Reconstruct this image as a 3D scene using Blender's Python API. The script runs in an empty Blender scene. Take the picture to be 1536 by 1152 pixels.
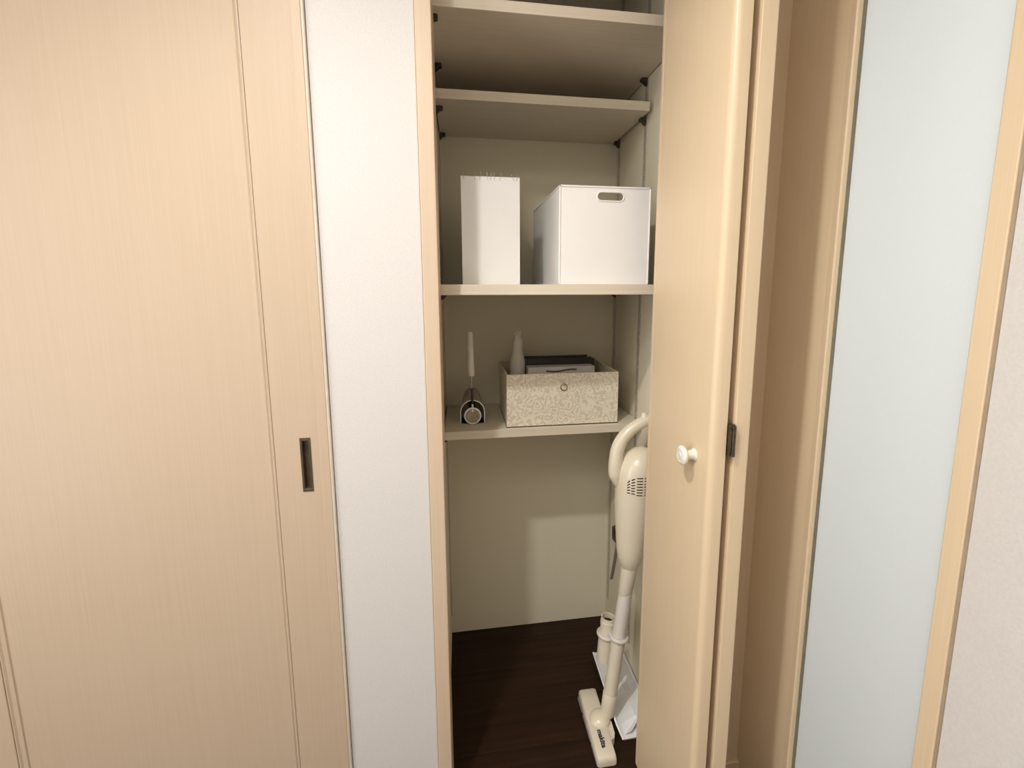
import bpy, bmesh, math, random
from mathutils import Vector, Matrix
random.seed(7)
S = bpy.context.scene
COL = S.collection

# ------------------------------------------------------------------ camera, world, lights, exposure
CAM_H = 1.32
F_PX = 681.0
PITCH = math.radians(8.107); YAW = math.radians(8.679)
cd = bpy.data.cameras.new('camera'); cam = bpy.data.objects.new('camera', cd); COL.objects.link(cam)
cd.sensor_fit = 'HORIZONTAL'; cd.sensor_width = 36.0; cd.lens = F_PX / 1536 * 36
cd.shift_x = -27.0 / 1536; cd.shift_y = -51.0 / 1536
cd.clip_start = 0.02; cd.clip_end = 50
fw = Vector((math.sin(YAW)*math.cos(PITCH), math.cos(YAW)*math.cos(PITCH), -math.sin(PITCH)))
rt = Vector((math.cos(YAW), -math.sin(YAW), 0)); up = rt.cross(fw)
m = Matrix((rt, up, -fw)).transposed().to_4x4(); m.translation = (0, 0, CAM_H)
cam.matrix_world = m
S.camera = cam

W = bpy.data.worlds.new('world'); S.world = W; W.use_nodes = True
W.node_tree.nodes['Background'].inputs[0].default_value = (0.9, 0.95, 1.0, 1)
W.node_tree.nodes['Background'].inputs[1].default_value = 0.05

def light(name, kind, loc, energy, color, rot=(0, 0, 0), **kw):
    d = bpy.data.lights.new(name, kind); d.energy = energy; d.color = color
    for k, v in kw.items(): setattr(d, k, v)
    o = bpy.data.objects.new(name, d); COL.objects.link(o); o.location = loc; o.rotation_euler = rot
    return o
# recessed ceiling downlight of the hallway (above and a little left of the camera)
LAMP = (-0.41, 0.24, 2.385)
light('hall_downlight_bulb', 'SPOT', LAMP, 61, (1.0, 0.985, 0.955), rot=(math.radians(3), math.radians(-11), 0), spot_size=math.radians(134), spot_blend=1.0, shadow_soft_size=0.035)
# wide fill: area light added behind the camera to lift the shade
light('hall_fill_light', 'AREA', (-0.75, -0.45, 2.37), 11, (1.0, 0.955, 0.88), shape='RECTANGLE', size=1.6, size_y=0.5)
# soft fill added at the left end to brighten the left-facing surfaces
light('left_fill_light', 'AREA', (-1.93, -0.22, 1.15), 14.5, (1.0, 0.975, 0.94), rot=(0, math.radians(-90), 0), shape='RECTANGLE', size=1.9, size_y=0.8)
# daylight in the room behind the frosted door
light('next_room_daylight', 'AREA', (2.35, 0.7, 1.75), 23, (0.93, 0.97, 1.0), rot=(0, math.radians(80), 0), shape='RECTANGLE', size=1.5, size_y=1.6)

V = S.view_settings
V.view_transform = 'Standard'; V.look = 'None'; V.gamma = 1.0; V.use_curve_mapping = False
V.exposure = 0.47

# ------------------------------------------------------------------ materials
def new_mat(name):
    mt = bpy.data.materials.new(name); mt.use_nodes = True
    nt = mt.node_tree; return mt, nt, nt.nodes['Principled BSDF']
def lin(c):
    return tuple(((x/255)/12.92 if x/255 <= 0.04045 else ((x/255+0.055)/1.055)**2.4) for x in c) + (1,)
def noise_color(nt, b, c1, c2, scale=(1, 1, 1), nscale=5, detail=4, lo=0.35, hi=0.65, bump=0.0, bdist=0.001, coord='Object'):
    N = nt.nodes; L = nt.links
    tc = N.new('ShaderNodeTexCoord'); mp = N.new('ShaderNodeMapping'); mp.inputs['Scale'].default_value = scale
    nz = N.new('ShaderNodeTexNoise'); nz.inputs['Scale'].default_value = nscale; nz.inputs['Detail'].default_value = detail
    cr = N.new('ShaderNodeValToRGB')
    cr.color_ramp.elements[0].position = lo; cr.color_ramp.elements[0].color = c1
    cr.color_ramp.elements[1].position = hi; cr.color_ramp.elements[1].color = c2
    L.new(tc.outputs[coord], mp.inputs[0]); L.new(mp.outputs[0], nz.inputs['Vector'])
    L.new(nz.outputs['Fac'], cr.inputs[0]); L.new(cr.outputs[0], b.inputs['Base Color'])
    if bump:
        bp = N.new('ShaderNodeBump'); bp.inputs['Strength'].default_value = bump; bp.inputs['Distance'].default_value = bdist
        L.new(nz.outputs['Fac'], bp.inputs['Height']); L.new(bp.outputs[0], b.inputs['Normal'])
    return nz
def solid(name, c1, c2=None, rough=0.5, scale=30, spec=0.5, metal=0.0, bump=0.0, bdist=0.0005, coat=0.0):
    mt, nt, b = new_mat(name)
    c2 = c2 or tuple(min(1, x*1.06) for x in c1[:3]) + (1,)
    noise_color(nt, b, c1, c2, nscale=scale, bump=bump, bdist=bdist)
    b.inputs['Roughness'].default_value = rough; b.inputs['Metallic'].default_value = metal
    b.inputs['Specular IOR Level'].default_value = spec; b.inputs['Coat Weight'].default_value = coat
    return mt
def wood(name, c1, c2, rough=0.42, scale=(200, 200, 2.5), spec=0.4):
    mt, nt, b = new_mat(name)
    noise_color(nt, b, c1, c2, scale=scale, nscale=1.6, detail=6, lo=0.3, hi=0.7, bump=0.08, bdist=0.0004)
    b.inputs['Roughness'].default_value = rough; b.inputs['Specular IOR Level'].default_value = spec
    return mt

M = {}
M['door_wood'] = wood('door_wood', (0.545, 0.422, 0.305, 1), (0.575, 0.448, 0.328, 1))  # same wood as leaf_wood, darkened to offset the strong light on this wall
M['leaf_wood'] = wood('leaf_wood', (0.735, 0.575, 0.385, 1), (0.765, 0.605, 0.415, 1), rough=0.33)
M['trim_wood'] = wood('trim_wood', (0.625, 0.485, 0.355, 1), (0.655, 0.515, 0.380, 1), rough=0.4)
M['shelf'] = wood('shelf_laminate', (0.66, 0.58, 0.46, 1), (0.72, 0.64, 0.52, 1), rough=0.5, scale=(1.6, 90, 90))
def wallpaper(name, c1, c2, scale, bump, dist=0.0012):
    mt, nt, b = new_mat(name)
    noise_color(nt, b, c1, c2, nscale=scale, detail=3, bump=bump, bdist=dist)
    b.inputs['Roughness'].default_value = 0.85; b.inputs['Specular IOR Level'].default_value = 0.2
    return mt
M['paper'] = wallpaper('hall_wallpaper', (0.650, 0.625, 0.600, 1), (0.685, 0.658, 0.630, 1), 240, 0.45)
M['closet_paper'] = wallpaper('closet_wallpaper', (0.76, 0.70, 0.545, 1), (0.79, 0.73, 0.575, 1), 300, 0.18, 0.0008)
M['ceiling'] = wallpaper('ceiling_paper', (0.80, 0.78, 0.74, 1), (0.84, 0.82, 0.78, 1), 200, 0.2)
M['floor'] = wood('dark_floor_wood', (0.014, 0.0056, 0.0022, 1), (0.032, 0.0130, 0.0050, 1), rough=0.5, scale=(1.5, 45, 45), spec=0.22)
M['sub'] = solid('subfloor', (0.01, 0.006, 0.004, 1), rough=0.9)
M['white_plastic'] = solid('white_plastic', (0.84, 0.83, 0.81, 1), (0.87, 0.86, 0.84, 1), rough=0.38, scale=8)
M['white_card'] = solid('white_card', (0.83, 0.82, 0.80, 1), (0.86, 0.85, 0.83, 1), rough=0.5, scale=12)
M['tray_white'] = solid('tray_white', (0.80, 0.80, 0.82, 1), (0.84, 0.84, 0.86, 1), rough=0.45, scale=12)
M['ivory'] = solid('ivory_plastic', (0.76, 0.68, 0.53, 1), (0.79, 0.71, 0.56, 1), rough=0.26, scale=6, coat=0.25)
M['ivory_matt'] = solid('ivory_matt_plastic', (0.71, 0.64, 0.51, 1), (0.75, 0.68, 0.55, 1), rough=0.45, scale=20)
M['tube'] = solid('pale_tube_plastic', (0.68, 0.63, 0.57, 1), (0.72, 0.67, 0.61, 1), rough=0.42, scale=15)
M['dark_slot'] = solid('dark_slot', (0.03, 0.022, 0.015, 1), rough=0.8)
M['print'] = solid('dark_print', (0.035, 0.03, 0.028, 1), rough=0.6)
M['bronze'] = solid('dark_bronze', (0.13, 0.10, 0.065, 1), (0.17, 0.135, 0.09, 1), rough=0.38, metal=0.75, scale=50)
M['hinge'] = solid('hinge_bronze', (0.085, 0.06, 0.042, 1), (0.13, 0.095, 0.07, 1), rough=0.3, metal=0.7, scale=90, bump=0.1)
M['rail'] = solid('painted_rail', (0.46, 0.42, 0.35, 1), (0.56, 0.52, 0.44, 1), rough=0.5, metal=0.2, scale=150)
M['steel'] = solid('steel', (0.42, 0.40, 0.37, 1), (0.52, 0.50, 0.46, 1), rough=0.42, metal=0.8, scale=60)
M['clip'] = solid('dark_clip_plastic', (0.035, 0.025, 0.02, 1), (0.05, 0.035, 0.028, 1), rough=0.4)
M['knob'] = solid('knob_ceramic', (0.84, 0.79, 0.72, 1), (0.88, 0.84, 0.77, 1), rough=0.2, scale=40, coat=0.5)
M['black'] = solid('black_cover', (0.012, 0.011, 0.012, 1), (0.02, 0.018, 0.018, 1), rough=0.45)
M['sheet'] = solid('pale_sheet', (0.60, 0.56, 0.49, 1), (0.64, 0.60, 0.53, 1), rough=0.6)
M['liner'] = solid('box_liner', (0.60, 0.53, 0.42, 1), (0.65, 0.58, 0.47, 1), rough=0.8, scale=60)
M['brass'] = solid('aged_brass', (0.34, 0.26, 0.14, 1), (0.45, 0.36, 0.2, 1), rough=0.3, metal=0.85, scale=80)
M['cork'] = solid('disc_pad', (0.28, 0.23, 0.15, 1), (0.42, 0.35, 0.24, 1), rough=0.7, scale=120)
M['pale_handle'] = solid('pale_handle', (0.70, 0.66, 0.57, 1), (0.74, 0.70, 0.61, 1), rough=0.4)
M['strap'] = solid('grey_strap', (0.22, 0.19, 0.155, 1), (0.28, 0.25, 0.21, 1), rough=0.7, scale=200)
M['bead'] = solid('white_bead', (0.62, 0.54, 0.44, 1), (0.65, 0.57, 0.47, 1), rough=0.5)
M['gasket'] = solid('glass_gasket', (0.20, 0.17, 0.12, 1), (0.24, 0.21, 0.15, 1), rough=0.7)
M['gap_shade'] = solid('gap_shade', (0.36, 0.28, 0.20, 1), (0.40, 0.32, 0.23, 1), rough=0.7)
M['bin_white'] = M['white_plastic']

# spray bottle: cloudy translucent plastic
mt, nt, b = new_mat('cloudy_plastic')
noise_color(nt, b, (0.84, 0.80, 0.71, 1), (0.88, 0.84, 0.75, 1), nscale=10)
b.inputs['Roughness'].default_value = 0.3; b.inputs['Transmission Weight'].default_value = 0.35; b.inputs['IOR'].default_value = 1.3
M['bottle'] = mt

# frosted glass: fine surface grain, scatters light through
mt, nt, b = new_mat('frosted_glass')
noise_color(nt, b, (0.76, 0.775, 0.755, 1), (0.79, 0.805, 0.785, 1), nscale=420, detail=2, bump=0.35, bdist=0.0006)
b.inputs['Roughness'].default_value = 0.42
b.inputs['Specular IOR Level'].default_value = 0.5
tr = nt.nodes.new('ShaderNodeBsdfTranslucent'); tr.inputs[0].default_value = (0.90, 0.93, 0.94, 1)
mx = nt.nodes.new('ShaderNodeMixShader'); mx.inputs[0].default_value = 0.5
out = nt.nodes['Material Output']
nt.links.new(b.outputs[0], mx.inputs[1]); nt.links.new(tr.outputs[0], mx.inputs[2]); nt.links.new(mx.outputs[0], out.inputs[0])
M['glass'] = mt

# damask paper: distorted rings and scrolls in two beiges
mt, nt, b = new_mat('damask_paper')
N = nt.nodes; L = nt.links
tc = N.new('ShaderNodeTexCoord')
nz = N.new('ShaderNodeTexNoise'); nz.inputs['Scale'].default_value = 30; nz.inputs['Detail'].default_value = 3
vm = N.new('ShaderNodeVectorMath'); vm.operation = 'MULTIPLY_ADD'; vm.inputs[1].default_value = (0.042, 0.042, 0.042)
L.new(tc.outputs['Object'], nz.inputs['Vector']); L.new(nz.outputs['Color'], vm.inputs[0]); L.new(tc.outputs['Object'], vm.inputs[2])
vo = N.new('ShaderNodeTexVoronoi'); vo.inputs['Scale'].default_value = 33
L.new(vm.outputs[0], vo.inputs['Vector'])
ml = N.new('ShaderNodeMath'); ml.operation = 'MULTIPLY'; ml.inputs[1].default_value = 22
sn = N.new('ShaderNodeMath'); sn.operation = 'SINE'
L.new(vo.outputs['Distance'], ml.inputs[0]); L.new(ml.outputs[0], sn.inputs[0])
n2 = N.new('ShaderNodeTexNoise'); n2.inputs['Scale'].default_value = 90; n2.inputs['Detail'].default_value = 3
L.new(tc.outputs['Object'], n2.inputs['Vector'])
ad = N.new('ShaderNodeMath'); ad.operation = 'MULTIPLY_ADD'; ad.inputs[1].default_value = 3.0
L.new(n2.outputs['Fac'], ad.inputs[0]); L.new(sn.outputs[0], ad.inputs[2])
cr = N.new('ShaderNodeValToRGB'); cr.color_ramp.elements[0].position = 0.62; cr.color_ramp.elements[1].position = 0.98
mr = N.new('ShaderNodeMapRange'); mr.inputs['From Min'].default_value = -1; mr.inputs['From Max'].default_value = 3.8
L.new(ad.outputs[0], mr.inputs['Value']); L.new(mr.outputs[0], cr.inputs[0])
cr.color_ramp.elements[0].position = 0.40; cr.color_ramp.elements[1].position = 0.60
cr.color_ramp.elements[0].color = (0.66, 0.585, 0.445, 1); cr.color_ramp.elements[1].color = (0.80, 0.745, 0.615, 1)
L.new(cr.outputs[0], b.inputs['Base Color'])
bp = N.new('ShaderNodeBump'); bp.inputs['Strength'].default_value = 0.25; bp.inputs['Distance'].default_value = 0.0006
L.new(mr.outputs[0], bp.inputs['Height']); L.new(bp.outputs[0], b.inputs['Normal'])
b.inputs['Roughness'].default_value = 0.55
M['damask'] = mt

# downlight face
mt, nt, b = new_mat('lamp_face'); b.inputs['Emission Color'].default_value = (1, 0.9, 0.75, 1); b.inputs['Emission Strength'].default_value = 6
M['lamp_face'] = mt

# ------------------------------------------------------------------ mesh helpers (world coordinates)
def wloc(o):
    v = Vector((0, 0, 0))
    while o: v += o.location; o = o.parent
    return v
def build(name, bm, mat, parent=None, smooth=False, origin=None):
    me = bpy.data.meshes.new(name)
    if origin is None:
        origin = wloc(parent) if parent else Vector((0, 0, 0))
    origin = Vector(origin)
    bmesh.ops.recalc_face_normals(bm, faces=bm.faces)
    bm.transform(Matrix.Translation(-origin))
    bm.to_mesh(me); bm.free()
    me.materials.append(mat)
    if smooth:
        for p in me.polygons: p.use_smooth = True
        try: me.set_sharp_from_angle(angle=math.radians(40))
        except Exception: pass
    o = bpy.data.objects.new(name, me); COL.objects.link(o)
    o.parent = parent
    o.location = origin - (wloc(parent) if parent else Vector((0, 0, 0)))
    return o
def tag(o, label=None, cat=None, group=None, kind=None):
    if label: o['label'] = label
    if cat: o['category'] = cat
    if group: o['group'] = group
    if kind: o['kind'] = kind
    return o
def empty(name, loc):
    o = bpy.data.objects.new(name, None); COL.objects.link(o); o.location = loc; o.empty_display_size = 0.05
    return o
def add_box(bm, x0, x1, y0, y1, z0, z1, bev=0.0, seg=2):
    vs = [bm.verts.new((x, y, z)) for z in (z0, z1) for y in (y0, y1) for x in (x0, x1)]
    fs = [(0, 1, 3, 2), (4, 6, 7, 5), (0, 4, 5, 1), (2, 3, 7, 6), (0, 2, 6, 4), (1, 5, 7, 3)]
    faces = [bm.faces.new([vs[i] for i in f]) for f in fs]
    if bev > 0:
        edges = list({e for f in faces for e in f.edges})
        bmesh.ops.bevel(bm, geom=edges, offset=bev, segments=seg, profile=0.5, affect='EDGES', clamp_overlap=True)
def box(x0, x1, y0, y1, z0, z1, bev=0.0, seg=2):
    bm = bmesh.new(); add_box(bm, x0, x1, y0, y1, z0, z1, bev, seg); return bm
def frame_of(d):
    d = Vector(d).normalized()
    a = Vector((0, 0, 1)) if abs(d.z) < 0.9 else Vector((0, 1, 0))
    u = d.cross(a).normalized(); return u, d.cross(u).normalized()
def add_tube(bm, pts, radii, n=24, cap=True, aspect=None, closed=False):
    """swept round (or oval) tube through pts, parallel-transported"""
    pts = [Vector(p) for p in pts]
    if not hasattr(radii, '__len__'): radii = [radii]*len(pts)
    rings = []; u = None
    K = len(pts)
    for i, p in enumerate(pts):
        if closed: d = (pts[(i+1) % K]-pts[(i-1) % K])
        else: d = (pts[min(i+1, K-1)]-pts[max(i-1, 0)])
        d.normalize()
        if u is None: u, v = frame_of(d)
        else:
            u = (u - d*u.dot(d)).normalized(); v = d.cross(u)
        r = radii[i]; a = aspect[i] if aspect else 1.0
        rings.append([bm.verts.new(p + u*(r*math.cos(2*math.pi*k/n)) + v*(r*a*math.sin(2*math.pi*k/n))) for k in range(n)])
    last = K if closed else K-1
    for i in range(last):
        A, B = rings[i], rings[(i+1) % K]
        for k in range(n): bm.faces.new((A[k], A[(k+1) % n], B[(k+1) % n], B[k]))
    if cap and not closed:
        bm.faces.new(rings[0]); bm.faces.new(rings[-1][::-1])
    return rings
def spline(ctrl, n=8):
    P = [Vector(c) for c in ctrl]; out = []
    for i in range(len(P)-1):
        p0 = P[max(i-1, 0)]; p1 = P[i]; p2 = P[i+1]; p3 = P[min(i+2, len(P)-1)]
        for k in range(n):
            t = k/n
            out.append(0.5*((2*p1)+(-p0+p2)*t+(2*p0-5*p1+4*p2-p3)*t*t+(-p0+3*p1-3*p2+p3)*t**3))
    out.append(P[-1]); return out
def add_lathe(bm, profile, origin, axis, n=32, sx=1.0, sy=1.0, u=None, v=None, cap=True):
    """profile = [(radius, distance along axis)]"""
    o = Vector(origin); d = Vector(axis).normalized()
    if u is None: u, v = frame_of(d)
    u = Vector(u); v = Vector(v); rings = []
    for r, h in profile:
        rings.append([bm.verts.new(o + d*h + u*(r*sx*math.cos(2*math.pi*k/n)) + v*(r*sy*math.sin(2*math.pi*k/n))) for k in range(n)])
    for A, B in zip(rings, rings[1:]):
        for k in range(n): bm.faces.new((A[k], A[(k+1) % n], B[(k+1) % n], B[k]))
    if cap:
        bm.faces.new(rings[0]); bm.faces.new(rings[-1][::-1])
    return rings
def prism(bm, poly, direction):
    """poly: 3D points in one plane; extruded by direction"""
    d = Vector(direction)
    a = [bm.verts.new(p) for p in poly]; b_ = [bm.verts.new(Vector(p)+d) for p in poly]
    n = len(a)
    bm.faces.new(a); bm.faces.new(b_[::-1])
    for i in range(n): bm.faces.new((a[i], a[(i+1) % n], b_[(i+1) % n], b_[i]))

# ------------------------------------------------------------------ dimensions
YF = 1.0            # face of the hallway's front wall
XR = 0.735          # face of the side wall on the right
CEIL = 2.40
XL, YB = -1.95, -0.78
CX0, CX1, CY1 = -0.058, 0.55, 1.60     # closet walls
HEAD = 2.10

# ------------------------------------------------------------------ structure
floor = tag(build('floor', box(XL, XR+0.05, YB, CY1+0.02, -0.05, -0.012), M['sub']), 'dark brown wood plank floor of hallway and closet', 'floor', kind='structure')
y = CY1 - 0.055
ys = [CY1]
edges = [1.6, 1.545, 1.405, 1.265, 1.125]
while edges[-1] > YB: edges.append(edges[-1]-0.14)
for i in range(len(edges)-1):
    y1, y0 = edges[i], max(edges[i+1], YB)
    if y1 > 1.03:
        segs = [(CX0, CX1)] if y0 > 1.0 else [(CX0, CX1)]
    else:
        off = 0.37*(i % 3)
        cuts = [XL, XL+0.5+off, XL+1.5+off, XR]
        segs = list(zip(cuts, cuts[1:]))
    if y0 < 1.0 < y1: y0 = 1.0
    for (x0, x1) in segs:
        build('plank', box(x0+0.0006, x1-0.0006, y0+0.0007, y1-0.0007, -0.012, 0.0, 0.0008, 1), M['floor'], floor)
    if y1 > 1.0 and edges[i+1] < 1.0:
        build('plank', box(XL, XR, max(edges[i+1], YB)+0.0007, 1.0-0.0007, -0.012, 0.0, 0.0008, 1), M['floor'], floor)

tag(build('ceiling', box(XL, XR+0.05, YB, CY1+0.05, CEIL, CEIL+0.04), M['ceiling']), 'white papered hallway ceiling', 'ceiling', kind='structure')
tag(build('baseboard_front', box(0.60, XR, 0.978, YF-0.012, 0, 0.022, 0.002), M['leaf_wood']), 'low pale wood plinth in the corner beside the closet', 'baseboard', kind='structure')
# front wall: strip between sliding door and closet, strip right of the closet, lintels, far left piece
bm = bmesh.new()
add_box(bm, -0.2800, -0.0785, YF, YF+0.10, 0, CEIL)
add_box(bm, 0.568, XR, YF, YF+0.10, 0, CEIL)
add_box(bm, -0.076, 0.568, YF, YF+0.10, HEAD+0.03, CEIL)
add_box(bm, -1.12, -0.2800, YF, YF+0.10, HEAD+0.03, CEIL)
add_box(bm, XL, -1.12, YF, YF+0.10, 0, CEIL)
tag(build('wall_front', bm, M['paper']), 'off-white papered wall strip between sliding door and closet', 'wall', kind='structure')
bm = bmesh.new()
add_box(bm, XR, XR+0.09, YB, 0.522, 0, CEIL)
add_box(bm, XR, XR+0.09, 0.522, YF, HEAD, CEIL)
add_box(bm, XR, XR+0.09, YF, YF+0.10, 0, CEIL)
tag(build('wall_right', bm, M['paper']), 'textured off-white papered wall right of the frosted door', 'wall', kind='structure')
tag(build('wall_back', box(XL, XR+0.09, YB-0.06, YB, 0, CEIL), M['paper']), 'off-white papered hallway wall behind the camera', 'wall', kind='structure')
tag(build('wall_left', box(XL-0.06, XL, YB, YF+0.1, 0, CEIL), M['paper']), 'off-white papered wall at the left hallway end', 'wall', kind='structure')
# closet shell
tag(build('wall_closet_back', box(CX0-0.02, CX1+0.02, CY1, CY1+0.03, 0, CEIL), M['closet_paper']), 'beige papered back wall inside the closet', 'wall', kind='structure')
wcl = tag(build('wall_closet_left', box(CX0-0.02, CX0, YF+0.10, CY1, 0, CEIL), M['closet_paper']), 'papered left side wall inside the closet', 'wall', kind='structure')
wcr = tag(build('wall_closet_right', box(CX1, CX1+0.02, YF+0.10, CY1, 0, CEIL), M['closet_paper']), 'papered right side wall inside the closet with slotted rails', 'wall', kind='structure')

# slotted shelf standards with clips
SH1, SH2, SH3, SH4 = 1.912, 1.804, 1.297, 0.872   # undersides of the four shelves
RAILS = (1.118, 1.343, 1.567)
def rail_mesh(side, y, z0=0.10, z1=2.3):
    bm = bmesh.new()
    x = CX0 if side < 0 else CX1
    t = 0.003; w = 0.0085
    a, b_ = (x, x+t) if side < 0 else (x-t, x)
    # the slotted channel: two cheeks and a rung between each pair of slots
    add_box(bm, a, b_, y-w, y-0.0028, z0, z1); add_box(bm, a, b_, y+0.0028, y+w, z0, z1)
    z = z0
    while z < z1-0.004:
        add_box(bm, a, b_, y-0.0028, y+0.0028, z, min(z+0.007, z1)); z += 0.0195
    return bm
def clip_mesh(side, y, ztop):
    bm = bmesh.new()
    x = (CX0+0.003) if side < 0 else (CX1-0.003)
    s = 1 if side < 0 else -1
    pts = [(0, 0), (0.017, 0), (0.019, -0.004), (0.018, -0.009), (0.012, -0.010), (0.008, -0.014), (0.003, -0.019), (0, -0.020)]
    prism(bm, [(x+s*p[0], y-0.007, ztop+p[1]) for p in pts], (0, 0.014, 0))
    return bm
for side, wl in ((-1, wcl), (1, wcr)):
    for ry in RAILS:
        r = build('shelf_rail', rail_mesh(side, ry), M['rail'], wl)
        xx = CX0 if side < 0 else CX1
        build('slot_shade', box(min(xx, xx-side*0.0007), max(xx, xx-side*0.0007), ry-0.004, ry+0.004, 0.10, 2.3), M['dark_slot'], r)  # dark strip behind the slots, painted in for the shade of a deep channel
        for zt, lo in ((SH1, 0), (SH2, 1), (SH3, 0), (SH4, 1)):
            if lo and ry == RAILS[0]: continue
            if zt == SH3 and ry == RAILS[1]: continue
            build('shelf_clip', clip_mesh(side, ry, zt-0.0005), M['clip'], r)

# closet opening lining
jl = tag(build('trim_1', box(-0.0776, -0.045, YF-0.008, YF+0.10, 0, HEAD+0.03, 0.002), M['trim_wood']), 'pale wood jamb on the left side of the closet opening', 'jamb', kind='structure')
tag(build('trim_2', box(0.537, 0.568, YF-0.008, YF+0.10, 0, HEAD+0.03, 0.002), M['trim_wood']), 'pale wood jamb hidden behind the folded door', 'jamb', kind='structure')
tag(build('trim_3', box(-0.045, 0.537, YF-0.008, YF+0.10, HEAD, HEAD+0.03, 0.002), M['trim_wood']), 'pale wood head piece over the closet opening', 'jamb', kind='structure')
# post in the corner between closet and frosted door
tag(build('trim_4', box(0.655, XR, YF-0.012, YF, 0, HEAD+0.03, 0.0015), M['leaf_wood']), 'narrow pale wood trim in the corner behind the folded door', 'trim', kind='structure')
tag(build('trim_5', box(-0.0808, -0.0785, YF-0.0025, YF+0.001, 0, HEAD+0.03), M['bead']), 'thin white bead between wallpaper strip and closet jamb', 'trim', kind='structure')

# sliding door at the left
jm = bmesh.new()
add_box(jm, -0.307, -0.287, YF-0.006, YF+0.09, 0, HEAD+0.03, 0.0015)
add_box(jm, -1.12, -1.09, YF-0.006, YF+0.09, 0, HEAD+0.03, 0.0015)
add_box(jm, -1.09, -0.307, YF-0.006, YF+0.09, HEAD, HEAD+0.03, 0.0015)
tag(build('trim_6', jm, M['door_wood']), 'pale wood frame around the sliding door', 'door frame', kind='structure')
tag(build('trim_7', box(-0.2872, -0.2812, YF-0.0065, YF+0.03, 0, HEAD+0.03, 0.002), M['bead']), 'thin cream bead between door frame and wallpaper strip', 'trim', kind='structure')
d1 = tag(empty('door_1', (-0.70, YF+0.03, 0)), 'pale wood sliding door with recessed bronze pull', 'door', kind='structure')
DY = YF+0.004       # face of the stiles
build('stile', box(-0.400, -0.3085, DY, DY+0.034, 0.005, HEAD-0.002, 0.0012), M['door_wood'], d1)
build('stile', box(-1.089, -0.968, DY, DY+0.034, 0.005, HEAD-0.002, 0.0012), M['door_wood'], d1)
build('rail', box(-0.968, -0.400, DY, DY+0.034, 0.005, 0.13, 0.0012), M['door_wood'], d1)
build('rail', box(-0.968, -0.400, DY, DY+0.034, HEAD-0.11, HEAD-0.002, 0.0012), M['door_wood'], d1)
build('panel', box(-0.975, -0.392, DY+0.005, DY+0.028, 0.12, HEAD-0.10), M['door_wood'], d1)
bm = bmesh.new()
for sx, xe in ((1, -0.968), (-1, -0.400)):
    prof = [(0.0016, 0.0012), (0.004, 0.0008), (0.007, 0.0036), (0.010, 0.0018), (0.0165, 0.0022), (0.0175, 0.0052), (0.0016, 0.0052)]
    prism(bm, [(xe+sx*p[0], DY+p[1], 0.13) for p in prof], (0, 0, HEAD-0.24))
build('moulding', bm, M['door_wood'], d1)
pull = build('pull_handle', None or (lambda b_: (add_box(b_, -0.3485, -0.3265, DY-0.0015, DY+0.001, 0.873, 0.8795, 0.0003, 1),
    add_box(b_, -0.3485, -0.3265, DY-0.0015, DY+0.001, 0.9885, 0.995, 0.0003, 1),
    add_box(b_, -0.3485, -0.3445, DY-0.0015, DY+0.001, 0.8795, 0.9885, 0.0003, 1),
    add_box(b_, -0.3305, -0.3265, DY-0.0015, DY+0.001, 0.8795, 0.9885, 0.0003, 1), b_)[-1])(bmesh.new()), M['bronze'], d1)
tag(pull, 'dark bronze recessed pull')
# the cup of the pull sits in a pocket cut out of the stile
st = [o for o in d1.children if o.name.startswith('stile')][0]
bm = bmesh.new()
X0, X1, Z0, Z1 = -0.3445, -0.3305, 0.8795, 0.9885
a0, a1, b0, b1 = -0.400, -0.3085, 0.005, HEAD-0.002
# front face of the stile around the pocket, made of four slabs
bm2 = bmesh.new()
add_box(bm2, a0, X0, DY, DY+0.034, b0, b1); add_box(bm2, X1, a1, DY, DY+0.034, b0, b1)
add_box(bm2, X0, X1, DY, DY+0.034, b0, Z0); add_box(bm2, X0, X1, DY, DY+0.034, Z1, b1)
bmesh.ops.remove_doubles(bm2, verts=bm2.verts, dist=1e-6)
org = wloc(d1); bm2.transform(Matrix.Translation(-org)); bmesh.ops.recalc_face_normals(bm2, faces=bm2.faces); bm2.to_mesh(st.data); bm2.free(); bm.free()
cup = bmesh.new()
add_box(cup, X0, X1, DY+0.011, DY+0.012, Z0, Z1)
add_box(cup, X0, X0+0.0008, DY, DY+0.0115, Z0, Z1); add_box(cup, X1-0.0008, X1, DY, DY+0.0115, Z0, Z1)
add_box(cup, X0, X1, DY, DY+0.0115, Z0, Z0+0.0008); add_box(cup, X0, X1, DY, DY+0.0115, Z1-0.0008, Z1)
build('cup', cup, M['bronze'], pull)

# folding closet door, folded back: two leaves standing square to the opening
d2 = tag(empty('door_2', (0.49, 0.89, 0)), 'pale wood folding closet door with round white knob', 'door', kind='structure')
Y0, Y1 = 0.745, 1.03
def leaf(xa, xb, rl, rr):
    """plan outline with the front corner rounded (rl on the left, rr on the right), small bead at the back edge"""
    pts = []
    n = 7
    for k in range(n+1):
        a = math.pi + (math.pi/2)*k/n
        pts.append((xa+rl+rl*math.cos(a), Y0+rl+rl*math.sin(a)))
    for k in range(n+1):
        a = 1.5*math.pi + (math.pi/2)*k/n
        pts.append((xb-rr+rr*math.cos(a), Y0+rr+rr*math.sin(a)))
    pts += [(xb, Y1), (xa+0.003, Y1), (xa, Y1-0.003), (xa, Y1-0.012), (xa+0.0012, Y1-0.0128), (xa, Y1-0.0136)]
    bm = bmesh.new(); prism(bm, [(p[0], p[1], 0.012) for p in pts], (0, 0, HEAD-0.018)); return bm
l1 = build('door_leaf', leaf(0.452, 0.4825, 0.013, 0.0012), M['leaf_wood'], d2, smooth=True)
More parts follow.
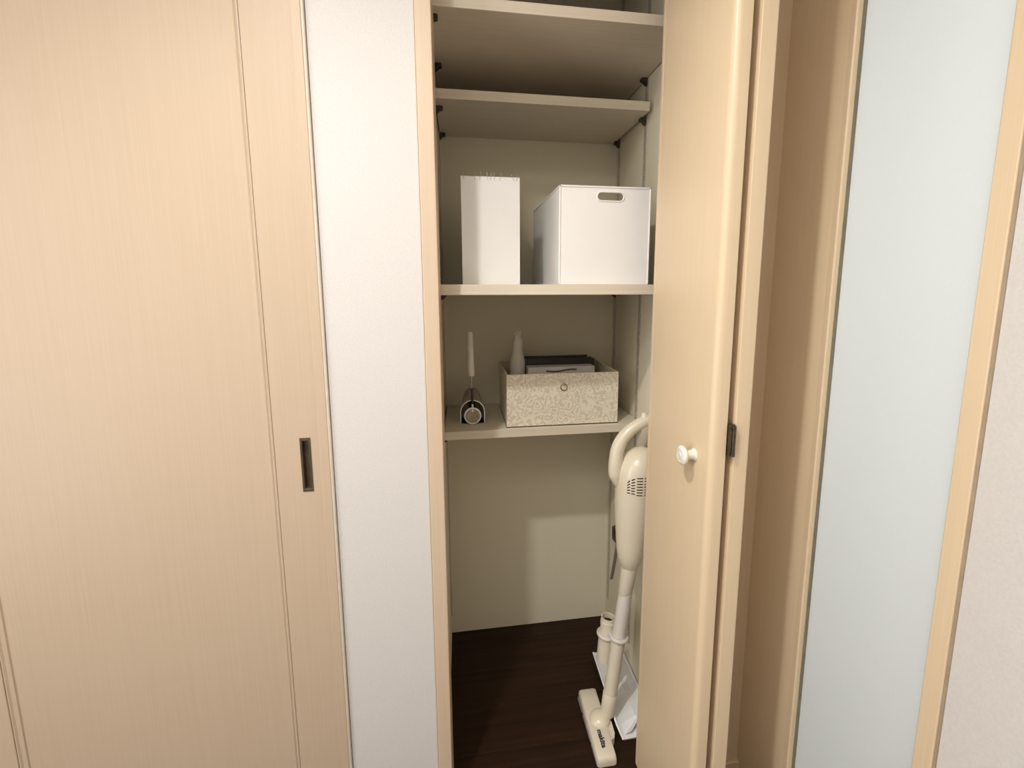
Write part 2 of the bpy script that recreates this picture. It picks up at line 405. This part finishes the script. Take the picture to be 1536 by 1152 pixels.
l2 = build('door_leaf', leaf(0.4985, 0.5285, 0.0012, 0.003), M['leaf_wood'], d2, smooth=True)
kb = bmesh.new()
add_lathe(kb, [(0.0005, 0.0), (0.0125, 0.0), (0.0128, 0.002), (0.0105, 0.004), (0.0098, 0.006), (0.0092, 0.012), (0.010, 0.016), (0.0135, 0.0195), (0.0175, 0.0215),
               (0.0195, 0.0245), (0.0192, 0.0275), (0.0165, 0.0300), (0.013, 0.0308), (0.0125, 0.0302), (0.0065, 0.0306), (0.006, 0.0312), (0.0005, 0.0316)], (0.452, 0.803, 0.988), (-1, 0, 0), n=36)
tag(build('knob', kb, M['knob'], l1, smooth=True), 'round white ceramic knob')
hb = bmesh.new()
add_box(hb, 0.4838, 0.4962, 0.741, 0.752, 1.005, 1.066, 0.0012)
add_tube(hb, [(0.4925, 0.7395, 1.006), (0.4925, 0.7395, 1.064)], 0.0038, 12)
add_box(hb, 0.4840, 0.4880, 0.738, 0.745, 1.012, 1.058, 0.0008)
for z in (1.018, 1.052): add_lathe(hb, [(0.0003, 0), (0.0022, 0.0001), (0.0018, 0.0012), (0.0003, 0.0014)], (0.486, 0.738, z), (0, -1, 0), n=10)
tag(build('hinge', hb, M['hinge'], d2, smooth=True), 'dark bronze hinge between the two leaves')

# door with frosted glass in the right wall
d3 = tag(empty('door_3', (XR+0.02, 0.76, 0)), 'pale wood door with tall frosted glass pane', 'door', kind='structure')
GY0, GY1 = 0.552, 0.806
build('stile', box(XR-0.004, XR+0.036, 0.824, 0.997, 0.004, HEAD-0.002, 0.0012), M['leaf_wood'], d3)
bm = bmesh.new()   # bead beside the glass, slightly proud
prism(bm, [(XR+0.004, GY1, 0.14), (XR-0.006, GY1, 0.14), (XR-0.0085, GY1+0.002, 0.14), (XR-0.006, 0.822, 0.14), (XR-0.004, 0.8245, 0.14), (XR+0.03, 0.8245, 0.14)], (0, 0, HEAD-0.28))
build('glazing_bead', bm, M['leaf_wood'], d3)
build('stile', box(XR-0.004, XR+0.036, 0.523, GY0, 0.004, HEAD-0.002, 0.002), M['leaf_wood'], d3)
build('rail', box(XR-0.004, XR+0.036, GY0, 0.824, 0.004, 0.14, 0.0012), M['leaf_wood'], d3)
build('rail', box(XR-0.004, XR+0.036, GY0, 0.824, HEAD-0.14, HEAD-0.002, 0.0012), M['leaf_wood'], d3)
build('glass_pane', box(XR+0.010, XR+0.015, GY0, GY1, 0.14, HEAD-0.14), M['glass'], d3)
bm = bmesh.new()
add_box(bm, XR+0.003, XR+0.010, GY1-0.0018, GY1, 0.14, HEAD-0.14)
build('gasket', bm, M['gasket'], d3)
tag(build('trim_8', box(XR-0.002, XR+0.002, 0.5185, 0.5225, 0, HEAD), M['gap_shade']), 'thin brown strip painted as the shadow gap between glass door and wallpaper', 'trim', kind='structure')  # shade of the gap put in as a strip of brown

# the room behind the frosted door
bm = bmesh.new()
add_box(bm, XR+0.09, 2.6, -0.55, -0.5, 0, CEIL); add_box(bm, XR+0.09, 2.6, 2.0, 2.05, 0, CEIL)
add_box(bm, 2.6, 2.65, -0.55, 2.05, 0, CEIL); add_box(bm, XR+0.09, 2.65, -0.55, 2.05, CEIL, CEIL+0.04)
add_box(bm, XR+0.09, XR+0.12, YF, 2.0, 0, CEIL)
tag(build('wall_next_room', bm, M['paper']), 'plain pale walls of the room behind the frosted door', 'wall', kind='structure')
tag(build('floor_next_room', box(XR+0.05, 2.65, -0.55, 2.05, -0.05, 0.0), M['sub']), 'dark floor of the room behind the frosted door', 'floor', kind='structure')

# ceiling downlight fitting (out of frame; the lamp that lights the hallway)
dl = tag(empty('downlight', (LAMP[0], LAMP[1], CEIL)), 'round recessed white downlight in the hallway ceiling above the camera', 'light')
bm = bmesh.new(); add_tube(bm, [(LAMP[0]+0.062*math.cos(a*math.pi/18), LAMP[1]+0.062*math.sin(a*math.pi/18), CEIL-0.004) for a in range(36)], 0.006, 8, closed=True)
build('trim_ring', bm, M['white_plastic'], dl, smooth=True)
bm = bmesh.new(); add_lathe(bm, [(0.0005, 0), (0.056, 0), (0.056, 0.003), (0.0005, 0.003)], (LAMP[0], LAMP[1], CEIL), (0, 0, -1), n=32)
build('diffuser', bm, M['lamp_face'], dl)

# ------------------------------------------------------------------ shelves
def shelf(x0, x1, y0, zb, th, label):
    o = build('shelf', box(x0, x1, y0, CY1-0.0015, zb, zb+th, 0.0010, 2), M['shelf'], None, origin=((x0+x1)/2, (y0+CY1)/2, zb))
    return tag(o, label, 'shelf', 'adjustable shelves in the closet')
shelf(-0.0540, 0.5460, 1.083, SH1, 0.024, 'deep empty cream shelf at the very top of the closet')
shelf(-0.0540, 0.5360, 1.288, SH2, 0.025, 'shallow empty cream shelf just under the top shelf')
shelf(-0.0540, 0.5460, 1.090, SH3, 0.025, 'cream shelf at eye level carrying the two white boxes')
shelf(-0.0540, 0.5460, 1.295, SH4, 0.025, 'lowest cream shelf carrying the lace-patterned box and hand brush')

# ------------------------------------------------------------------ tall white file box with small wire hooks
T3 = SH3+0.025
bx0, bx1, by0, by1, bz1 = 0.0068, 0.1555, 1.190, 1.450, T3+0.2680
fb = tag(empty('file_box', ((bx0+bx1)/2, (by0+by1)/2, T3)), 'tall narrow white file box on the eye-level shelf, left of the bin', 'box')
t = 0.0025
build('front_panel', box(bx0, bx1, by0, by0+t, T3, bz1, 0.0010), M['white_card'], fb)
build('back_panel', box(bx0, bx1, by1-t, by1, T3, bz1, 0.0010), M['white_card'], fb)
build('side_panel', box(bx0, bx0+t, by0+t, by1-t, T3, bz1, 0.0005, 1), M['white_card'], fb)
build('side_panel', box(bx1-t, bx1, by0+t, by1-t, T3, bz1, 0.0005, 1), M['white_card'], fb)
build('base', box(bx0+t, bx1-t, by0+t, by1-t, T3, T3+0.003), M['white_card'], fb)
for i, (px_, lean, h) in enumerate([(0.008, 0.0, .006), (0.0345, .001, .008), (0.048, -.0015, .009), (0.066, .0015, .009), (0.0745, -.001, .008), (0.083, .001, .008),
                                 (0.098, -.002, .009), (0.129, .0035, .006), (0.1395, -.001, .006)]):
    bm = bmesh.new()
    x = bx0+px_*1.015
    pts = spline([(x+lean, by0-0.0012, bz1-0.009), (x, by0-0.0012, bz1-0.002), (x-lean, by0-0.0006, bz1+h), (x-lean, by0+0.002, bz1+h+0.0015), (x-lean, by0+0.0036, bz1+h-0.001), (x, by0+0.0036, bz1-0.006)], 4)
    add_tube(bm, pts, 0.00055, 6)
    o = build('wire_hook', bm, M['rail'], None, smooth=True, origin=(x, by0, bz1))
    tag(o, 'thin silver wire hook clipped over the top edge of the tall white box', 'hook', 'thin wire hooks along the top edge of the tall white box')

# ------------------------------------------------------------------ white storage bin with slot handles
bn = tag(empty('storage_bin', (0.357, 1.31, T3)), 'wide white plastic storage bin with oval hand slot on the eye-level shelf', 'bin')
nx0, nx1, ny0, ny1, nz1 = 0.2415, 0.4755, 1.112, 1.515, T3+0.238
def slot_plate(x0, x1, z0, z1, y, th, cx, cz, hw, hh):
    """plate with a rounded slot through it"""
    bm = bmesh.new(); n = 8; inner = []
    for s, a0 in ((1, -math.pi/2), (-1, math.pi/2)):
        for k in range(n+1):
            a = a0+math.pi*k/n
            inner.append((cx+s*(hw-hh)+hh*math.cos(a), cz+hh*math.sin(a)))
    outer = []
    for (ix, iz) in inner:      # project outwards to the rectangle
        dx, dz = ix-cx, iz-cz
        k = min(((x1-cx)/dx if dx > 1e-9 else (x0-cx)/dx if dx < -1e-9 else 1e9), ((z1-cz)/dz if dz > 1e-9 else (z0-cz)/dz if dz < -1e-9 else 1e9))
        outer.append((cx+dx*k, cz+dz*k))
    for cxr, czr in ((x0, z0), (x1, z0), (x1, z1), (x0, z1)):   # snap the nearest outer point to each corner
        j = min(range(len(outer)), key=lambda q: (outer[q][0]-cxr)**2+(outer[q][1]-czr)**2); outer[j] = (cxr, czr)
    def ring(pts, yy): return [bm.verts.new((p[0], yy, p[1])) for p in pts]
    fi, fo, bi, bo = ring(inner, y), ring(outer, y), ring(inner, y+th), ring(outer, y+th)
    K = len(inner)
    for i in range(K):
        j = (i+1) % K
        bm.faces.new((fi[i], fi[j], fo[j], fo[i])); bm.faces.new((bi[i], bo[i], bo[j], bi[j]))
        bm.faces.new((fi[i], bi[i], bi[j], fi[j])); bm.faces.new((fo[i], fo[j], bo[j], bo[i]))
    return bm
scx, scz = 0.3705, 1.5355
SW, SHH = 0.0345, 0.0108
build('front_panel', slot_plate(nx0+0.003, nx1-0.003, T3+0.003, nz1-0.004, ny0+0.002, 0.0022, scx, scz, SW-0.002, SHH-0.002), M['white_plastic'], bn)
build('back_panel', slot_plate(nx0+0.003, nx1-0.003, T3+0.003, nz1-0.004, ny1-0.0042, 0.0022, scx, scz, SW-0.002, SHH-0.002), M['white_plastic'], bn)
build('side_panel', box(nx0+0.0015, nx0+0.0037, ny0+0.002, ny1-0.002, T3+0.003, nz1-0.004), M['white_plastic'], bn)
build('side_panel', box(nx1-0.0037, nx1-0.0015, ny0+0.002, ny1-0.002, T3+0.003, nz1-0.004), M['white_plastic'], bn)
build('base', box(nx0+0.001, nx1-0.001, ny0+0.001, ny1-0.001, T3, T3+0.004, 0.001), M['white_plastic'], bn)
bm = bmesh.new()
add_box(bm, nx0, nx1, ny0, ny0+0.005, nz1-0.0045, nz1, 0.0012); add_box(bm, nx0, nx1, ny1-0.005, ny1, nz1-0.0045, nz1, 0.0012)
add_box(bm, nx0, nx0+0.005, ny0, ny1, nz1-0.0045, nz1, 0.0012); add_box(bm, nx1-0.005, nx1, ny0, ny1, nz1-0.0045, nz1, 0.0012)
build('rim', bm, M['white_plastic'], bn)
for x in (nx0+0.0022, nx1-0.0022):
    build('corner_post', (lambda b_: (add_tube(b_, [(x, ny0+0.0025, T3+0.003), (x, ny0+0.0025, nz1-0.003)], 0.0023, 12), b_)[-1])(bmesh.new()), M['white_plastic'], bn, smooth=True)
bm = bmesh.new(); pts = []
for s, a0 in ((1, -math.pi/2), (-1, math.pi/2)):
    for k in range(11):
        a = a0+math.pi*k/10; pts.append((scx+s*(SW-SHH)+SHH*math.cos(a), ny0+0.0018, scz+SHH*math.sin(a)))
add_tube(bm, pts, 0.0019, 8, closed=True)
build('handle_rim', bm, M['white_plastic'], bn, smooth=True)

# ------------------------------------------------------------------ lace-patterned box and what is in it
T4 = SH4+0.025
px0, px1, py0, py1, pz1 = 0.130, 0.4745, 1.309, 1.560, T4+0.1615
pb = tag(empty('patterned_box', ((px0+px1)/2, (py0+py1)/2, T4)), 'open box covered in beige lace-pattern paper with a small ring pull', 'box')
t = 0.004
build('front_panel', box(px0, px1, py0, py0+t, T4+0.001, pz1, 0.0006, 1), M['damask'], pb)
build('back_panel', box(px0, px1, py1-t, py1, T4+0.001, pz1, 0.0006, 1), M['liner'], pb)
build('side_panel', box(px0, px0+t, py0+t, py1-t, T4+0.001, pz1, 0.0006, 1), M['damask'], pb)
build('side_panel', box(px1-t, px1, py0+t, py1-t, T4+0.001, pz1, 0.0006, 1), M['damask'], pb)
build('base', box(px0-0.0005, px1+0.0005, py0-0.0005, py1+0.0005, T4, T4+0.003), M['dark_slot'], pb)
bm = bmesh.new()
rc = Vector((0.303, py0-0.0025, 1.0165))
add_tube(bm, [rc+Vector((0.0098*math.cos(a*math.pi/14), 0, 0.0098*math.sin(a*math.pi/14))) for a in range(28)], 0.0014, 8, closed=True)
rp = build('ring_pull', bm, M['brass'], pb, smooth=True); tag(rp, 'small aged brass ring')
bm = bmesh.new(); add_lathe(bm, [(0.0003, 0), (0.0028, 0), (0.0028, 0.0012), (0.0016, 0.004), (0.0003, 0.0048)], (0.303, py0, 1.0255), (0, -1, 0), n=12)
build('post', bm, M['brass'], rp, smooth=True)

# spray bottle
bt = tag(empty('spray_bottle', (0.178, 1.435, T4+0.003)), 'cloudy translucent spray bottle standing in the patterned box', 'bottle')
bm = bmesh.new()
add_lathe(bm, [(0.001, 0), (0.0235, 0), (0.0250, 0.004), (0.0250, 0.168), (0.0240, 0.180), (0.0205, 0.194), (0.0170, 0.206), (0.0155, 0.216), (0.0152, 0.222), (0.001, 0.2225)], (0.178, 1.435, T4+0.003), (0, 0, 1), n=32)
build('body', bm, M['bottle'], bt, smooth=True)
bm = bmesh.new()
add_lathe(bm, [(0.001, 0), (0.0168, 0.0), (0.0172, 0.002), (0.0168, 0.022), (0.0150, 0.026), (0.0118, 0.032), (0.0118, 0.040), (0.0128, 0.042), (0.0125, 0.050), (0.009, 0.054), (0.001, 0.055)], (0.178, 1.435, T4+0.2245), (0, 0, 1), n=28)
build('cap', bm, M['bottle'], bt, smooth=True)
bm = bmesh.new(); add_box(bm, 0.174, 0.182, 1.413, 1.4275, T4+0.266, T4+0.274, 0.001)
build('nozzle', bm, M['bottle'], bt)

# black case and pale sheet box with dark cord
o = empty('document_case', (0.33, 1.455, T4+0.003)); tag(o, 'black document case standing at the back of the patterned box', 'case')
build('shell', box(0.203, 0.428, 1.442, 1.462, T4+0.003, 1.0835, 0.0015), M['black'], o)
build('spine', box(0.428, 0.438, 1.444, 1.460, T4+0.003, 1.0795, 0.0015), M['black'], o)
build('divider', box(0.204, 0.418, 1.4635, 1.466, T4+0.003, 1.089), M['black'], o)
o = empty('paper_bag', (0.31, 1.415, T4+0.003)); tag(o, 'pale paper bag with a wavy dark cord, in front of the black case', 'bag')
build('body', box(0.2065, 0.4235, 1.392, 1.438, T4+0.003, 1.063, 0.0015), M['sheet'], o)
bm = bmesh.new()
add_tube(bm, spline([(0.264, 1.390, 1.0515), (0.285, 1.3895, 1.0495), (0.305, 1.389, 1.0500), (0.325, 1.389, 1.0535), (0.345, 1.389, 1.0555), (0.363, 1.390, 1.0545)], 6), 0.0018, 8)
build('cord', bm, M['print'], o, smooth=True)

# ------------------------------------------------------------------ dustpan and long-handled round brush
dp = tag(empty('dustpan', (0.030, 1.40, T4)), 'small arched dark dustpan with pale rim at the left end of the lower shelf', 'dustpan')
def arch(cx, w, h, n=16):
    pts = [(-w, 0)]
    for k in range(n+1):
        a = math.pi-math.pi*k/n; pts.append((w*math.cos(a), (h-w)+w*math.sin(a)))
    pts.append((w, 0)); return [(cx+p[0], p[1]) for p in pts]
bm = bmesh.new(); rings = []
for (yy, w, h, wl_) in ((1.372, 0.0365, 0.071, 0), (1.40, 0.0345, 0.078, 0), (1.43, 0.030, 0.088, 0), (1.455, 0.024, 0.094, 0), (1.462, 0.010, 0.060, 0)):
    rings.append([bm.verts.new((p[0], yy, T4+0.001+p[1])) for p in arch(0.030, w, h)])
for A, B in zip(rings, rings[1:]):
    for i in range(len(A)-1): bm.faces.new((A[i], A[i+1], B[i+1], B[i]))
    bm.faces.new((A[-1], A[0], B[0], B[-1]))
bm.faces.new(rings[-1])
g = bmesh.ops.solidify(bm, geom=bm.faces[:], thickness=0.0015)
build('scoop', bm, M['liner'], dp, smooth=True)
bm = bmesh.new()
add_tube(bm, [(p[0], 1.371, T4+0.0018+p[1]) for p in arch(0.030, 0.0365, 0.071)], 0.0017, 8)
build('rim', bm, M['tray_white'], dp, smooth=True)
br = tag(empty('round_brush', (0.030, 1.362, T4)), 'round-headed brush with long pale upright handle leaning in the dustpan', 'brush')
bm = bmesh.new()
add_tube(bm, [(0.030+0.0235*math.cos(a*math.pi/18), 1.360, T4+0.027+0.0235*math.sin(a*math.pi/18)) for a in range(36)], 0.0031, 10, closed=True)
build('head_ring', bm, M['tray_white'], br, smooth=True)
bm = bmesh.new(); add_lathe(bm, [(0.0005, 0), (0.022, 0), (0.022, 0.007), (0.0005, 0.007)], (0.030, 1.357, T4+0.027), (0, 1, 0), n=32)
build('pad', bm, M['cork'], br)
bm = bmesh.new(); add_tube(bm, [(0.030, 1.359, T4+0.040), (0.030, 1.362, T4+0.064)], [0.0035, 0.0022], 12)
add_lathe(bm, [(0.0005, -0.004), (0.003, -0.0025), (0.004, 0), (0.003, 0.0025), (0.0005, 0.004)], (0.030, 1.359, T4+0.060), (0, 0, 1), n=12)
build('ferrule', bm, M['tray_white'], br, smooth=True)
bm = bmesh.new(); add_tube(bm, [(0.030, 1.362, T4+0.064), (0.029, 1.366, T4+0.112)], 0.0038, 12)
build('grip', bm, M['clip'], br, smooth=True)
bm = bmesh.new(); add_tube(bm, [(0.029, 1.366, T4+0.111), (0.0285, 1.369, T4+0.152)], [0.0018, 0.0026], 12)
build('stem', bm, M['steel'], br, smooth=True)
bm = bmesh.new(); add_lathe(bm, [(0.001, 0), (0.0092, 0), (0.0102, 0.003), (0.0104, 0.06), (0.0100, 0.110), (0.0096, 0.130), (0.0086, 0.1335), (0.001, 0.134)], (0.0285, 1.369, T4+0.150), (-0.02, 0.06, 1), n=24)
build('handle', bm, M['pale_handle'], br, smooth=True)

# ------------------------------------------------------------------ stick vacuum cleaner
vc = tag(empty('vacuum_cleaner', (0.40, 1.15, 0)), 'ivory cordless stick vacuum cleaner leaning upright on the closet floor', 'vacuum')
# floor head, long axis along y
bm = bmesh.new()
hc = Vector((0.377, 1.149, 0))
prof = [(-0.0290, 0.004), (-0.0270, 0.0015), (0.026, 0.0015), (0.0285, 0.004), (0.0285, 0.021), (0.0255, 0.0285), (0.018, 0.0305), (-0.020, 0.0305), (-0.0265, 0.028), (-0.0290, 0.021)]
secs = [(-0.1125, 0.80, 0.55), (-0.1105, 0.95, 0.80), (-0.104, 1, 0.96), (-0.06, 1, 1), (0.06, 1, 1), (0.104, 1, 0.96), (0.1105, 0.95, 0.80), (0.1125, 0.80, 0.55)]
rings = []
for (sy, sw, sh) in secs:
    skew = 0.02*sy
    rings.append([bm.verts.new((hc.x+p[0]*sw+skew, hc.y+sy, max(p[1]*sh, 0.0015))) for p in prof])
for A, B in zip(rings, rings[1:]):
    for i in range(len(A)): bm.faces.new((A[i], A[(i+1) % len(A)], B[(i+1) % len(B)], B[i]))
bm.faces.new(rings[0]); bm.faces.new(rings[-1][::-1])
# widened shoulder behind the neck
prism(bm, [(0.400, 1.085, 0.003), (0.414, 1.092, 0.003), (0.419, 1.105, 0.003), (0.421, 1.140, 0.003), (0.412, 1.172, 0.003), (0.400, 1.176, 0.003)], (0, 0, 0.0225))
head = build('floor_head', bm, M['ivory_matt'], vc, smooth=True)
bm = bmesh.new()
for i, (y0_, y1_) in enumerate(((1.045, 1.10), (1.11, 1.19), (1.20, 1.25))):
    add_box(bm, 0.3455, 0.3485, y0_, y1_, 0.003, 0.012, 0.0008, 1)
build('bumper', bm, M['strap'], head)
# lettering on the head
fc = bpy.data.curves.new('lettering', 'FONT'); fc.body = 'makita'; fc.size = 0.0200; fc.extrude = 0.0003; fc.offset = 0.0007
fc.align_x = 'CENTER'; fc.align_y = 'CENTER'
ft = bpy.data.objects.new('lettering_source', fc); COL.objects.link(ft); bpy.context.view_layer.update()
lm = bpy.data.meshes.new_from_object(ft.evaluated_get(bpy.context.evaluated_depsgraph_get())); bpy.data.objects.remove(ft)
lm.materials.clear(); lm.materials.append(M['print'])
fo = bpy.data.objects.new('lettering', lm); COL.objects.link(fo)
fo.parent = head; fo.location = Vector((0.3745, 1.0905, 0.0309))-wloc(head); fo.rotation_euler = (0, 0, math.radians(-90))
# domed neck joint
bm = bmesh.new()
dome = [(0.031*math.cos(a*math.pi/20), 0.020*math.sin(a*math.pi/20)) for a in range(0, 10)]+[(0.001, 0.020)]
add_lathe(bm, dome, (0.388, 1.151, 0.0285), (0, 0, 1), n=32, sx=1.0, sy=1.0)
build('neck_dome', bm, M['ivory'], head, smooth=True)
P0 = Vector((0.413, 1.158, 0.030)); P1 = Vector((0.472, 1.176, 0.470))
d = (P1-P0)
bm = bmesh.new()
add_tube(bm, [Vector((0.396, 1.152, 0.038)), Vector((0.405, 1.155, 0.037)), Vector((0.416, 1.158, 0.043))], [0.012, 0.0155, 0.0175], 20)
add_tube(bm, [P0-d*0.012, P0+d*0.0, P0+d*0.02, P0+d*0.165, P0+d*0.170], [0.012, 0.0165, 0.0212, 0.0218, 0.0204], 28)
build('neck', bm, M['ivory_matt'], vc, smooth=True)
bm = bmesh.new()
add_tube(bm, [P0+d*0.16, P0+d*0.565], [0.0206, 0.0206], 32)
build('lower_tube', bm, M['ivory_matt'], vc, smooth=True)
bm = bmesh.new()
add_tube(bm, [P0+d*0.56, P0+d*1.0], [0.0203, 0.0200], 32)
build('extension_tube', bm, M['tube'], vc, smooth=True)
bm = bmesh.new()     # sleeve with slanted lower lip
rings = add_tube(bm, [P0+d*0.900, P0+d*0.905, P0+d*1.085], [0.0218, 0.0228, 0.0240], 32)
for vtx in rings[0]+rings[1]: vtx.co.z -= 0.014*((P0+d*0.905).x-vtx.co.x)/0.02
build('sleeve', bm, M['ivory_matt'], vc, smooth=True)
# motor body: oval, shaped profile
bm = bmesh.new()
prof = [(0.0235, 0.500), (0.0262, 0.506), (0.032, 0.519), (0.0380, 0.537), (0.0420, 0.560), (0.0460, 0.59), (0.0505, 0.63), (0.0560, 0.68), (0.0590, 0.73), (0.0602, 0.770),
        (0.0598, 0.796), (0.0565, 0.817), (0.0500, 0.834), (0.0400, 0.847), (0.0260, 0.856), (0.0120, 0.8600), (0.0010, 0.8610)]
n = 48; rings = []
def axis_pt(z):
    t = (z-0.50)/(0.86-0.50); return Vector((0.476+0.0125*min(1, t*1.5), 1.177+0.004*t, z))
for r, z in prof:
    c = axis_pt(z); w_ = max(0, min(1, (z-0.78)/0.05))
    rings.append([bm.verts.new((c.x+r*math.cos(2*math.pi*k/n), c.y+r*math.sin(2*math.pi*k/n), z + 0.013*w_*(math.cos(2*math.pi*k/n)*r/0.06))) for k in range(n)])
for A, B in zip(rings, rings[1:]):
    for k in range(n): bm.faces.new((A[k], A[(k+1) % n], B[(k+1) % n], B[k]))
bm.faces.new(rings[0]); bm.faces.new(rings[-1][::-1])
body = build('motor_body', bm, M['ivory'], vc, smooth=True)
# vents: short dark slots fanned over the shoulder
def R_at(z):
    for (r0, z0), (r1, z1) in zip(prof, prof[1:]):
        if z0 <= z <= z1: return r0+(r1-r0)*(z-z0)/(z1-z0)
bm = bmesh.new()
for j, (ang0, L_, tilt0, dz, rows) in enumerate(((229, 0.0045, 50, -0.013, 5), (241, 0.0050, 28, -0.005, 6), (258, 0.0078, 3, 0.0, 7), (278, 0.0078, 0, 0.0, 7), (296, 0.006, -4, 0.0, 6))):
    for row in range(rows):
        zc = 0.7960-row*0.0082+dz
        tilt = math.radians(tilt0*(1-row*0.22))
        pts = []
        for q in (-1, -0.3, 0.3, 1):
            zz = zc+q*L_*math.sin(tilt); c = axis_pt(zz); R_ = R_at(zz)-0.0002
            a = math.radians(ang0)+q*L_*math.cos(tilt)/R_
            pts.append((c.x+R_*math.cos(a), c.y+R_*math.sin(a), zz))
        add_tube(bm, pts, 0.0016, 6)
tag(build('vent_slots', bm, M['dark_slot'], body), 'dark vent slots', kind='stuff')
# handle: hooked loop rising from the left flank
hp = spline([(0.4400, 1.180, 0.752), (0.4270, 1.180, 0.788), (0.4270, 1.180, 0.831), (0.4335, 1.181, 0.868), (0.4520, 1.182, 0.899), (0.4760, 1.183, 0.920), (0.5080, 1.184, 0.938), (0.5300, 1.185, 0.944)], 7)
hr = []
for i in range(len(hp)):
    t = i/(len(hp)-1)
    hr.append(0.012+0.0085*min(1, t*7) - 0.0035*min(1, max(0, (t-0.25)*2.2)))
bm = bmesh.new(); add_tube(bm, hp, hr, 28)
add_tube(bm, [(0.510, 1.184, 0.946), (0.509, 1.184, 0.956), (0.506, 1.184, 0.964)], [0.014, 0.0105, 0.0055], 16)
build('handle', bm, M['ivory'], vc, smooth=True)
bm = bmesh.new()
add_tube(bm, [(0.4480, 1.198, 0.618), (0.4380, 1.212, 0.606), (0.4390, 1.212, 0.572), (0.4530, 1.198, 0.556)], 0.0062, 10)
build('trigger_catch', bm, M['hinge'], vc, smooth=True)
# clip joining tube and crevice nozzle
bm = bmesh.new()
cm = P0+d*0.57; dn = d.normalized(); u_, v_ = frame_of(dn)
CV0 = Vector((0.4230, 1.226, 0.158)); CV1 = Vector((0.4345, 1.230, 0.300)); dc = CV1-CV0
add_tube(bm, [cm+(u_*math.cos(a*math.pi/16)+v_*math.sin(a*math.pi/16))*0.0235 for a in range(32)], 0.0060, 10, closed=True)
cc = CV0+dc*0.60; uc, vc_ = frame_of(dc.normalized())
add_tube(bm, [cc+(uc*math.cos(a*math.pi/16)+vc_*math.sin(a*math.pi/16))*0.0255 for a in range(32)], 0.0060, 10, closed=True)
add_tube(bm, [cm+(cc-cm).normalized()*0.019, cm.lerp(cc, 0.5), cc+(cm-cc).normalized()*0.020], [0.0125, 0.0095, 0.0125], 14)
build('holder_clip', bm, M['tube'], vc, smooth=True)
cn = tag(empty('crevice_nozzle', CV0), 'short open-ended ivory nozzle tube clipped beside the vacuum pipe', 'nozzle')
bm = bmesh.new()   # hollow tube
add_lathe(bm, [(0.0195, 0.0), (0.0243, 0.0), (0.0240, 0.06), (0.0215, 0.112), (0.0215, 0.116), (0.0228, 0.1165), (0.0228, 0.130), (0.0215, 0.1305), (0.0215, 0.142), (0.0185, 0.142), (0.0180, 0.02), (0.0195, 0.0)], CV0, dc, n=36, cap=False)
build('tube_body', bm, M['ivory_matt'], cn, smooth=True)
bm = bmesh.new(); add_tube(bm, [CV0+dc*0.87, CV0+dc*0.88], 0.0179, 24); 
build('inner_stop', bm, M['dark_slot'], cn)
# white tray behind the head
tr_ = tag(empty('floor_tray', (0.49, 1.25, 0)), 'white low plastic tray with folded corners on the closet floor behind the vacuum head', 'tray')
bm = bmesh.new()
base = [(0.440, 1.118), (0.447, 1.100), (0.520, 1.100), (0.5475, 1.150), (0.5475, 1.405), (0.456, 1.405)]
top = [(0.434, 1.128, 0.026), (0.444, 1.098, 0.006), (0.520, 1.096, 0.012), (0.5475, 1.148, 0.030), (0.5475, 1.392, 0.030), (0.440, 1.392, 0.030)]
lo = [bm.verts.new((p[0], p[1], 0.001)) for p in base]; hi = [bm.verts.new(p) for p in top]
inn = [bm.verts.new(((p[0]-0.493)*0.93+0.493, (p[1]-1.25)*0.965+1.25, max(0.008, p[2]-0.012))) for p in top]
for i in range(6):
    j = (i+1) % 6
    bm.faces.new((lo[i], lo[j], hi[j], hi[i])); bm.faces.new((hi[i], hi[j], inn[j], inn[i]))
bm.faces.new(lo[::-1])
cen = bm.verts.new((0.498, 1.150, 0.024)); cen2 = bm.verts.new((0.500, 1.34, 0.012))
for i, j, k in ((0, 1, cen), (1, 2, cen), (2, 3, cen), (3, 4, cen2), (4, 5, cen2), (5, 0, cen2)):
    bm.faces.new((inn[i], inn[j], k))
bm.faces.new((inn[0], cen, cen2)); bm.faces.new((cen, inn[3], cen2))
build('tray_body', bm, M['tray_white'], tr_)
bm = bmesh.new(); add_tube(bm, [hpt for hpt in [(p[0], p[1], p[2]) for p in (top[1], top[0], top[5])]], 0.0036, 8)
build('rolled_rim', bm, M['tray_white'], tr_, smooth=True)

bm = bmesh.new()
fl = [(0.452, 1.108, 0.010), (0.470, 1.101, 0.028), (0.5450, 1.165, 0.046), (0.5450, 1.178, 0.026)]
prism(bm, fl, (0.0, 0.0025, -0.0015))
build('folded_flap', bm, M['tray_white'], tr_)

# grey strap hanging from the wall behind the cleaner
st_ = tag(empty('wall_strap', (CX1, 1.50, 0.44)), 'grey strap hanging on the closet side wall behind the vacuum body', 'strap')
bm = bmesh.new()
pts = spline([(CX1-0.004, 1.462, 0.43), (CX1-0.006, 1.475, 0.36), (CX1-0.006, 1.495, 0.29), (CX1-0.004, 1.522, 0.215)], 6)
add_tube(bm, pts, 0.0062, 10, aspect=[0.35]*len(pts))
build('webbing', bm, M['strap'], st_, smooth=True)
bm = bmesh.new(); add_box(bm, CX1-0.012, CX1-0.0002, 1.452, 1.466, 0.425, 0.472, 0.002)
build('hook', bm, M['hinge'], st_)
